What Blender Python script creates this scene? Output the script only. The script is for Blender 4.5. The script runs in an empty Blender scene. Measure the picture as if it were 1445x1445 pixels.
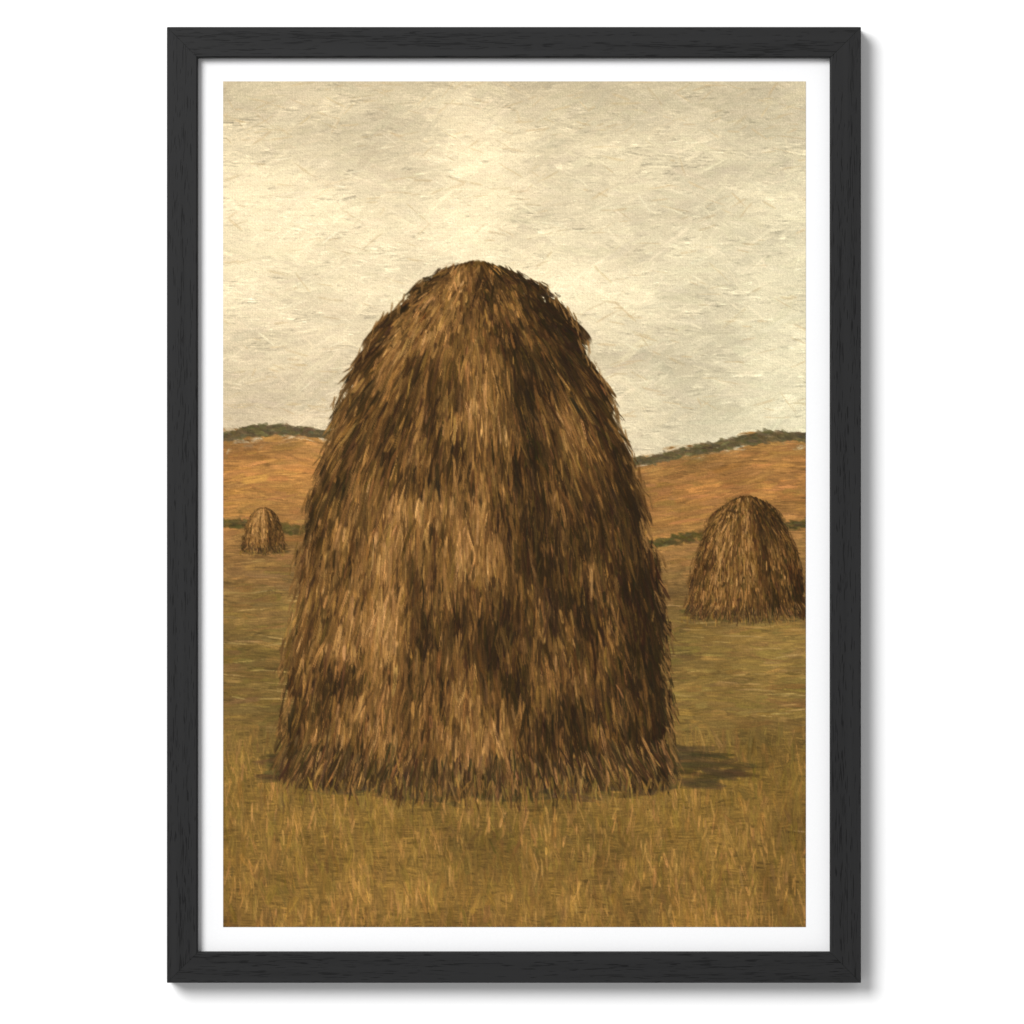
import bpy, math, random
import numpy as np
random.seed(4); rng=np.random.default_rng(7)
S=0.0005; ZC=1.5
scene=bpy.context.scene
col=scene.collection
def PX(x): return (x-722.5)*S
def PZ(y): return ZC+(722.5-y)*S

# ---------------------------------------------------------------- materials
def newmat(name):
    m=bpy.data.materials.new(name); m.use_nodes=True
    nt=m.node_tree; b=nt.nodes['Principled BSDF']; return m,nt,b
def add_noise(nt,scale,detail,rough,vec):
    n=nt.nodes.new('ShaderNodeTexNoise'); n.inputs['Scale'].default_value=scale
    n.inputs['Detail'].default_value=detail; n.inputs['Roughness'].default_value=rough
    nt.links.new(vec,n.inputs['Vector']); return n
def ramp(nt,fac,stops):
    r=nt.nodes.new('ShaderNodeValToRGB'); e=r.color_ramp.elements
    e[0].position,e[0].color=stops[0][0],(*stops[0][1],1)
    e[1].position,e[1].color=stops[-1][0],(*stops[-1][1],1)
    for p,c in stops[1:-1]:
        k=e.new(p); k.color=(*c,1)
    nt.links.new(fac,r.inputs['Fac']); return r

def wall_material():
    m,nt,b=newmat('white_plaster'); tc=nt.nodes.new('ShaderNodeTexCoord')
    n=add_noise(nt,6,4,.5,tc.outputs['Object'])
    r=ramp(nt,n.outputs['Fac'],[(.3,(.895,.895,.895)),(.7,(.905,.905,.905))])
    nt.links.new(r.outputs['Color'],b.inputs['Base Color'])
    b.inputs['Roughness'].default_value=.95; b.inputs['Specular IOR Level'].default_value=.1
    return m
def paper_material():
    m,nt,b=newmat('matte_art_paper'); tc=nt.nodes.new('ShaderNodeTexCoord')
    n=add_noise(nt,900,3,.6,tc.outputs['Object'])
    r=ramp(nt,n.outputs['Fac'],[(.3,(.785,.785,.79)),(.7,(.80,.80,.805))])
    nt.links.new(r.outputs['Color'],b.inputs['Base Color'])
    b.inputs['Roughness'].default_value=.9; b.inputs['Specular IOR Level'].default_value=.1
    return m
def board_material():
    m,nt,b=newmat('brown_fibreboard'); tc=nt.nodes.new('ShaderNodeTexCoord')
    n=add_noise(nt,300,4,.6,tc.outputs['Object'])
    r=ramp(nt,n.outputs['Fac'],[(.3,(.16,.1,.06)),(.7,(.24,.16,.1))])
    nt.links.new(r.outputs['Color'],b.inputs['Base Color']); b.inputs['Roughness'].default_value=.8
    return m
def wood_material():
    m,nt,b=newmat('black_stained_ash'); tc=nt.nodes.new('ShaderNodeTexCoord')
    oi=nt.nodes.new('ShaderNodeObjectInfo')
    ad=nt.nodes.new('ShaderNodeVectorMath'); ad.operation='ADD'
    sc=nt.nodes.new('ShaderNodeVectorMath'); sc.operation='SCALE'
    cx=nt.nodes.new('ShaderNodeCombineXYZ')
    nt.links.new(oi.outputs['Random'],cx.inputs[0]); nt.links.new(oi.outputs['Random'],cx.inputs[2])
    nt.links.new(cx.outputs[0],sc.inputs[0]); sc.inputs['Scale'].default_value=3
    nt.links.new(tc.outputs['Object'],ad.inputs[0]); nt.links.new(sc.outputs[0],ad.inputs[1])
    def mapped(s):
        mp=nt.nodes.new('ShaderNodeMapping'); mp.inputs['Scale'].default_value=s
        nt.links.new(ad.outputs[0],mp.inputs['Vector']); return mp.outputs[0]
    pores=add_noise(nt,1,1,.4,mapped((85,1350,1350)))
    bands=add_noise(nt,1,3,.55,mapped((4,190,190)))
    mt=nt.nodes.new('ShaderNodeMath'); mt.operation='MULTIPLY_ADD'
    nt.links.new(bands.outputs['Fac'],mt.inputs[0]); mt.inputs[1].default_value=.5
    nt.links.new(pores.outputs['Fac'],mt.inputs[2])
    pr=ramp(nt,mt.outputs[0],[(.59,(0,0,0)),(.64,(1,1,1))])
    br=ramp(nt,bands.outputs['Fac'],[(.3,(.0125,.0125,.0128)),(.7,(.0160,.0160,.0164))])
    mx=nt.nodes.new('ShaderNodeMix'); mx.data_type='RGBA'
    nt.links.new(pr.outputs['Color'],mx.inputs['Factor'])
    mx.inputs['A'].default_value=(.0045,.0045,.0047,1)
    nt.links.new(br.outputs['Color'],mx.inputs['B'])
    nt.links.new(mx.outputs['Result'],b.inputs['Base Color'])
    b.inputs['Roughness'].default_value=.5; b.inputs['Specular IOR Level'].default_value=.15
    bp=nt.nodes.new('ShaderNodeBump'); bp.inputs['Strength'].default_value=.35; bp.inputs['Distance'].default_value=.00015
    nt.links.new(pr.outputs['Color'],bp.inputs['Height']); nt.links.new(bp.outputs[0],b.inputs['Normal'])
    return m
def paint_material():
    m,nt,b=newmat('printed_oil_landscape'); tc=nt.nodes.new('ShaderNodeTexCoord')
    at=nt.nodes.new('ShaderNodeAttribute'); at.attribute_name='paint'
    n=add_noise(nt,1400,3,.6,tc.outputs['Object'])
    r=ramp(nt,n.outputs['Fac'],[(.3,(.86,.86,.86)),(.7,(.98,.98,.98))])
    mx=nt.nodes.new('ShaderNodeMix'); mx.data_type='RGBA'; mx.blend_type='MULTIPLY'
    mx.inputs['Factor'].default_value=1
    nt.links.new(at.outputs['Color'],mx.inputs['A']); nt.links.new(r.outputs['Color'],mx.inputs['B'])
    nt.links.new(mx.outputs['Result'],b.inputs['Base Color'])
    b.inputs['Roughness'].default_value=.85; b.inputs['Specular IOR Level'].default_value=.1
    return m

# ---------------------------------------------------------------- wall
def box(name,x0,x1,y0,y1,z0,z1,mat,org=(0,0,0)):
    v=[(x-org[0],y-org[1],z-org[2]) for x in(x0,x1) for y in(y0,y1) for z in(z0,z1)]
    f=[(0,1,3,2),(4,6,7,5),(0,4,5,1),(2,3,7,6),(0,2,6,4),(1,5,7,3)]
    me=bpy.data.meshes.new(name); me.from_pydata(v,[],f); me.materials.append(mat)
    o=bpy.data.objects.new(name,me); o.location=org; col.objects.link(o); return o
wall=box('wall',-3,3,0,.1,-.2,3.4,wall_material()); wall['kind']='structure'

# ---------------------------------------------------------------- frame
FX0,FX1,FY0,FY1=235.5,1215,38,1387
FW=43.5*S; FD=.022; PF=-.0140
root=bpy.data.objects.new('framed_picture',None); root.empty_display_size=.05
root.location=(PX((FX0+FX1)/2),0,PZ(FY1)); col.objects.link(root)
root['label']='black wooden picture frame with rural haystack landscape print on white wall'
root['category']='picture frame'
def parent(o,p):
    bpy.context.view_layer.update()
    o.parent=p; o.matrix_parent_inverse=p.matrix_world.inverted()
wood=wood_material()
def rail(L,loc,rot):
    c=.0006; ci=.0012; g=.00010
    prof=[(0,-.0004),(0,-FD+c),(c*.4,-FD+c*.35),(c,-FD),(FW-ci,-FD),(FW-ci*.35,-FD+ci*.35),(FW,-FD+ci),(FW,PF-.0003),(FW-.006,PF-.0003),(FW-.006,-.0004)]
    n=len(prof); v=[]
    for sgn in(-1,1):
        for w,d in prof: v.append((sgn*(L/2-w-g),d,-w))
    f=[tuple(range(n)),tuple(range(2*n-1,n-1,-1))]
    for i in range(n):
        j=(i+1)%n; f.append((i,i+n,j+n,j))
    me=bpy.data.meshes.new('frame_rail'); me.from_pydata(v,[],f); me.materials.append(wood)
    import bmesh
    bm=bmesh.new(); bm.from_mesh(me); bmesh.ops.recalc_face_normals(bm,faces=bm.faces); bm.to_mesh(me); bm.free()
    o=bpy.data.objects.new('frame_rail',me); o.location=loc; o.rotation_euler=(0,rot,0); col.objects.link(o)
    parent(o,root); return o
Wd=(FX1-FX0)*S; Hd=(FY1-FY0)*S; xc=PX((FX0+FX1)/2); zc=PZ((FY0+FY1)/2)
rail(Wd,(xc,0,PZ(FY0)),0)
rail(Wd,(xc,0,PZ(FY1)),math.pi)
rail(Hd,(PX(FX1),0,zc),math.pi/2)
rail(Hd,(PX(FX0),0,zc),-math.pi/2)
m=FW-.005
bx0,bx1,bz0,bz1=PX(FX0)+m,PX(FX1)-m,PZ(FY1)+m,PZ(FY0)-m
bd=box('backing_board',bx0,bx1,PF+.0006,-.003,bz0,bz1,board_material(),(xc,0,zc)); parent(bd,root)
pp=box('art_print',bx0,bx1,PF,PF+.0004,bz0,bz1,paper_material(),(xc,0,zc)); parent(pp,root)
pp['label']='white bordered art print of haystacks in a hilly field'

# ---------------------------------------------------------------- painted landscape (a generic invented country scene)
R=.85
AX0,AX1,AY0,AY1=315,1137,115,1308
W=int((AX1-AX0)*R); H=int((AY1-AY0)*R)
def smooth_noise(h,w,sy,sx,seed):
    r=np.random.default_rng(seed); gh=int(h/sy)+3; gw=int(w/sx)+3
    g=r.random((gh,gw)); yy=np.arange(h)/sy; xx=np.arange(w)/sx
    y0=yy.astype(int); x0=xx.astype(int); fy=(yy-y0)[:,None]; fx=(xx-x0)[None,:]
    fy=fy*fy*(3-2*fy); fx=fx*fx*(3-2*fx)
    a=g[y0][:,x0]; b=g[y0][:,x0+1]; c=g[y0+1][:,x0]; d=g[y0+1][:,x0+1]
    return (a*(1-fx)+b*fx)*(1-fy)+(c*(1-fx)+d*fx)*fy
T=smooth_noise(512,1024,1.6,22,3)*.6+smooth_noise(512,1024,3.5,9,5)*.4
T=(T-T.mean())/T.std()
C=np.zeros((H,W,3))
def c3(*a): return np.array(a,float)/255
def stroke(px,py,ang,L,Wd_,colr,alpha=.85,curve=0.,vary=.1,dry=0.):
    """brush stroke in the picture sheet's own coordinates; ang in degrees, 0 = horizontal"""
    cx=(px-AX0)*R; cy=(py-AY0)*R; L=L*R; w=Wd_*R
    a=math.radians(ang); ca,sa=math.cos(a),math.sin(a)
    e=abs(curve)*L*L/4
    hx=abs(ca)*L/2+abs(sa)*(w/2+e)+2; hy=abs(sa)*L/2+abs(ca)*(w/2+e)+2
    x0=max(0,int(cx-hx)); x1=min(W,int(cx+hx)+1); y0=max(0,int(cy-hy)); y1=min(H,int(cy+hy)+1)
    if x1<=x0 or y1<=y0: return
    dx=np.arange(x0,x1)[None,:]-cx; dy=np.arange(y0,y1)[:,None]-cy
    u=dx*ca+dy*sa; v=-dx*sa+dy*ca-curve*u*u
    taper=np.clip(1-(np.abs(u)/(L/2+.01))**3,0,1)
    ed=np.clip((w/2*np.sqrt(taper)-np.abs(v))/.9+.5,0,1)*np.clip((L/2-np.abs(u))/(.12*L+.5),0,1)
    r1=random.randrange(200); r2=random.randrange(600)
    t=T[(np.clip(v*1.6+100,0,300)).astype(int)+r1,(np.clip(u+200,0,400)).astype(int)+r2]
    al=alpha*ed*(np.clip(1+dry*(t-.3),0,1) if dry else 1)
    k=(1+vary*t)[...,None]
    C[y0:y1,x0:x1]=C[y0:y1,x0:x1]*(1-al[...,None])+np.clip(colr*k,0,1)*al[...,None]
def lerp(a,b,t): return a+(b-a)*min(max(t,0),1)
def jit(c,s=.04):
    return np.clip(c*(1+random.gauss(0,s))+np.array([random.gauss(0,s*.12) for _ in range(3)]),0,1)
NS=smooth_noise(1500,1500,70,110,11); NS2=smooth_noise(1500,1500,30,60,12); NG=smooth_noise(1500,1500,35,30,13)
def horizon(x):   # low rolling hills rather than a level plain
    return 640-34*math.exp(-((x-400)/150.)**2)+22*math.exp(-((x-760)/170.)**2)-26*math.exp(-((x-1120)/140.)**2)
def slope(x): return math.degrees(math.atan((horizon(x+5)-horizon(x-5))/10.))
def sky(x,y):
    t=(y-115)/525.; fx=(x-315)/822.
    top=c3(203,190,156); mid=c3(232,218,180); low=c3(208,192,158)
    c=lerp(top,mid,t/.4) if t<.55 else lerp(mid,low,(t-.55)/.45)
    c=lerp(c,c3(212,209,176),max(0,fx-.5)*1.3*(.3+t))
    return c*(1+.15*(NS[int(y),int(x)]-.5)+.1*(NS2[int(y),int(x)]-.5))
def ground(x,y):
    h=horizon(x); k=max(0,1-(y-h)/380.)
    yy=y-(h-640)*k+18*(NS2[int(y),int(x)]-.5)
    st=[(625,c3(150,112,62)),(700,c3(160,114,60)),(760,c3(142,104,56)),(830,c3(122,94,52)),(900,c3(122,98,50)),
        (1000,c3(112,90,46)),(1090,c3(114,89,40)),(1310,c3(122,93,43))]
    for i in range(len(st)-1):
        if yy<st[i+1][0] or i==len(st)-2:
            c=lerp(st[i][1],st[i+1][1],(yy-st[i][0])/(st[i+1][0]-st[i][0])); break
    return c*(1+.26*(NS[int(y),int(x)]-.5)+.2*(NG[int(y),int(x)]-.5))
C[:]=c3(160,130,85)
for y in range(115,1320,14):
    for x in range(310,1150,26):
        X=x+random.uniform(-8,8); Y=min(max(y+random.uniform(-5,5),115),1307)
        stroke(X,Y,random.gauss(0,6),70,22,(sky if Y<horizon(X) else ground)(max(X,0),Y),1)
for i in range(5200):
    x=random.uniform(305,1147); y=random.uniform(110,655)
    if y>horizon(x)+8: continue
    cc=jit(sky(x,max(y,115)),.03)
    stroke(x,y,random.gauss(-6,24),random.uniform(25,90),random.uniform(3,13),cc,.6,random.uniform(-.002,.002),.035,.6)
for i in range(900):
    x=random.uniform(305,1147); y=random.uniform(115,590)
    cc=c3(244,230,192) if (random.random()<.6 and 200<y<560) else c3(188,166,124)
    stroke(x,y,random.gauss(0,24),random.uniform(12,50),random.uniform(1.5,4),jit(cc,.03),.4,random.uniform(-.003,.003),.04,1.2)
for i in range(6800):
    x=random.uniform(305,1147); h=horizon(x); y=h+3+random.random()*(1318-h)
    cc=jit(ground(x,min(y,1307)),.08); sl=slope(x)*max(0,1-(y-h)/300.)
    if y<1030: stroke(x,y,sl+random.gauss(0,6),random.uniform(20,70),random.uniform(3,11),cc,.7,random.uniform(-.001,.001),.1,.5)
    else: stroke(x,y,random.gauss(88,14),random.uniform(15,45),random.uniform(3,10),cc,.6,0,.12,.5)
# hedgerows running over the hills
def hedge(f,xa,xb,n,hgt,cc0):
    for i in range(n):
        x=random.uniform(xa,xb)
        y=f(x)-random.random()*hgt*(.5+NS2[400,int(x*1.3)%1400])
        stroke(x,y,random.gauss(0,16),random.uniform(9,20),random.uniform(3,6),jit(cc0,.12),.65,random.uniform(-.006,.006),.1,.3)
hedge(lambda x:horizon(x)+6,305,1147,1500,13,c3(88,78,50))
hedge(lambda x:742+.10*(x-315),305,760,500,13,c3(84,72,36))
hedge(lambda x:800-.13*(x-700),700,1147,500,15,c3(78,68,34))
for i in range(170):
    x=random.uniform(305,1147); y=random.uniform(830,1010)
    stroke(x,y,random.gauss(0,5),random.uniform(20,80),2.2,jit(c3(168,140,84),.1),.5,random.uniform(-.003,.003),.1,.8)
for i in range(1700):
    y=random.uniform(1060,1305); x=random.uniform(318,1135)
    n=NG[int(y),int(x)]
    if n<.42: continue
    stroke(x,y,random.gauss(88,10),random.uniform(12,38),random.uniform(1.6,4),jit(c3(168,124,66),.1),.5*n+.12,random.uniform(-.006,.006),.12,.8)
for i in range(600):
    y=random.uniform(1050,1305); x=random.uniform(318,1135)
    stroke(x,y,random.gauss(88,12),random.uniform(12,30),random.uniform(2,5),jit(c3(92,72,30),.12),.4,0,.12,.6)

NH=smooth_noise(1500,1500,150,34,21); NH2=smooth_noise(1500,1500,40,14,22); NH3=smooth_noise(1500,1500,60,60,27)
PT=[0,.015,.05,.12,.25,.42,.6,.8,.93,1.0]
PW=[0,.17,.33,.50,.68,.82,.92,.985,1.0,.96]
def rick(CX,yt,yb,HWd,k,light=0.):
    """a rounded haystack: apex height yt, foot yb, half width HWd, detail size k"""
    Hh=yb-yt; wob=np.random.default_rng(int(CX)).random((2,200))
    def hw(y,s=0):
        w=HWd*float(np.interp((y-yt)/Hh,PT,PW))
        if s:
            q=(y-yt)/(26.*k); i=max(0,min(int(q),190)); r=wob[0 if s<0 else 1]
            w+=((r[i]*(1-q+i)+r[i+1]*(q-i))-.5)*16*k*min(1,w/(100*k))
        return w
    for i in range(int(620*k)):
        a=random.uniform(0,2*math.pi); r=math.sqrt(random.random())
        stroke(CX+HWd*.12+r*HWd*1.22*math.cos(a),yb-18*k+r*46*k*math.sin(a),random.gauss(2,8),random.uniform(30,80)*k,random.uniform(5,10)*k,jit(c3(70,57,31),.12),.5,0,.12,.4)
    def flow(q,t): return 90-q*lerp(58,12,t/.55)
    for i in range(int(2600*max(k,.5))):
        y=random.uniform(yt+5*k,yb-16*k); t=(y-yt)/Hh; q=random.uniform(-1,1)
        stroke(CX+q*hw(y,q)*.94,y,flow(q,t),(random.uniform(40,80) if t>.12 else 24)*k,(random.uniform(12,20) if t>.12 else 9)*k,
               jit(lerp(c3(84,59,25),c3(58,40,17),abs(q)**1.5+.2*(q>0.3)),.1),.95,0,.12,0)
    for i in range(int(17000*max(k*k,.15))):
        t=random.random()**.9; y=yt+8*k+t*(Hh-10*k); t=(y-yt)/Hh
        q=random.uniform(-1,1); x=CX+q*hw(y,q)*random.uniform(.94,1.02)
        if t<.06: x+=random.gauss(0,7*k)
        qx=int(np.clip(750+q*190,0,1499)); yi=int(min(y,1499))
        n=.4*NH[yi,qx]+.35*NH2[yi,qx]+.25*NH3[yi,int(x)]
        l=.17+light+1.2*(n-.36)-.2*max(q,0)-.14*abs(q)**3+.17*math.exp(-((q+.3)/.4)**2)-(.12 if t>.94 else 0)+random.gauss(0,.19)
        if l<.28: cc=lerp(c3(38,27,12),c3(76,53,24),l/.28)
        elif l<.6: cc=lerp(c3(76,53,24),c3(128,92,46),(l-.28)/.32)
        else: cc=lerp(c3(128,92,46),c3(182,138,82),(l-.6)/.4)
        stroke(x,y,flow(q,t)+random.gauss(0,7 if t>.08 else 15),(random.uniform(12,28) if t<.18 else random.uniform(18,60))*k,max(1.5,random.uniform(1.8,5.4)*k),jit(cc,.06),.8,random.uniform(-.004,.004),.14,.45)
    for i in range(int(460*k)):
        s=random.choice((-1,1)); y=random.uniform(yt+.04*Hh,yb-5)
        stroke(CX+s*(hw(y,s)+random.uniform(-8,6)*k),y,90-s*random.uniform(4,42),random.uniform(8,28)*k,max(1.3,random.uniform(1.4,3.4)*k),
               lerp(c3(74,53,25),c3(138,102,56),random.random()),.75,random.uniform(-.01,.01),.1,.4)
    for i in range(int(1400*k)):
        q=random.uniform(-1.02,1.02); l=random.random()
        stroke(CX+q*HWd,yb-30*k+30*k*(1-q*q)+random.gauss(0,12*k),90-q*26+random.gauss(0,9),random.uniform(18,50)*k,max(1.4,random.uniform(1.8,4.4)*k),
               jit(lerp(c3(46,34,16),c3(160,118,64),l*l),.1),.75,random.uniform(-.005,.005),.12,.5)
    for i in range(int(300*k)):
        stroke(CX+random.uniform(-1.1,1.1)*HWd,yb+random.uniform(2,34)*k,random.gauss(88,12),random.uniform(12,30)*k,max(1.4,random.uniform(1.6,3.5)*k),jit(c3(122,93,43),.13),.65,random.uniform(-.006,.006),.1,.5)
rick(372,716,776,30,.2,.1)
rick(1052,700,868,86,.36,.04)
rick(672,372,1100,278,1.,0.)

yy=np.arange(H)[:,None]; xx=np.arange(W)[None,:]
weave=(np.sin(xx*2.1)+np.sin(yy*2.1))*.010+rng.normal(0,.026,(H,W))
C=np.clip(C*(1+weave[...,None]*1.2),0,1)
lin=np.where(C<=.04045,C/12.92,((C+.055)/1.055)**2.4)
lin*=np.array([.96,.92,.91])
ex=1.0022
x0=PX(AX0)*ex; x1=PX(AX1)*ex; z1=ZC+(PZ(AY0)-ZC)*ex; z0=ZC+(PZ(AY1)-ZC)*ex
gx=np.linspace(x0,x1,W)-xc; gz=np.linspace(z1,z0,H)-zc
V=np.zeros((H,W,3),np.float32); V[...,0]=gx[None,:]; V[...,2]=gz[:,None]; V[...,1]=0
me=bpy.data.meshes.new('painted_landscape')
me.vertices.add(H*W); me.vertices.foreach_set('co',V.ravel())
idx=np.arange(H*W).reshape(H,W)
q=np.stack([idx[:-1,:-1],idx[1:,:-1],idx[1:,1:],idx[:-1,1:]],-1).reshape(-1,4).astype(np.int32)
nf=len(q)
me.loops.add(nf*4); me.loops.foreach_set('vertex_index',q.ravel())
me.polygons.add(nf); me.polygons.foreach_set('loop_start',np.arange(0,nf*4,4,dtype=np.int32))
me.update(calc_edges=True)
at=me.color_attributes.new('paint','FLOAT_COLOR','POINT')
rgba=np.ones((H*W,4),np.float32); rgba[:,:3]=lin.reshape(-1,3); at.data.foreach_set('color',rgba.ravel())
me.materials.append(paint_material())
pa=bpy.data.objects.new('painted_landscape',me); pa.location=(xc,PF-.0003,zc); col.objects.link(pa); parent(pa,pp)

# ---------------------------------------------------------------- light
w=bpy.data.worlds.new('World'); scene.world=w; w.use_nodes=True
w.node_tree.nodes['Background'].inputs[0].default_value=(1,1,1,1)
w.node_tree.nodes['Background'].inputs[1].default_value=.5
from mathutils import Vector
ld=bpy.data.lights.new('softbox_lamp','AREA'); ld.shape='DISK'; ld.size=3.6; ld.energy=545
lo=bpy.data.objects.new('softbox_lamp',ld); d=Vector((-.56,-1,.48)).normalized()*7.2
lo.location=Vector((0,0,ZC))+d; lo.rotation_euler=(-d).to_track_quat('-Z','Y').to_euler(); col.objects.link(lo)

# ---------------------------------------------------------------- camera
cd=bpy.data.cameras.new('camera'); cam=bpy.data.objects.new('camera',cd); col.objects.link(cam)
cam.location=(0,-4-FD,ZC); cam.rotation_euler=(math.pi/2,0,0)
cd.sensor_width=36; cd.lens=36*4/(1445*S); cd.clip_end=50; cd.clip_start=.05
scene.camera=cam
scene.view_settings.view_transform='Standard'; scene.view_settings.look='None'; scene.view_settings.exposure=0
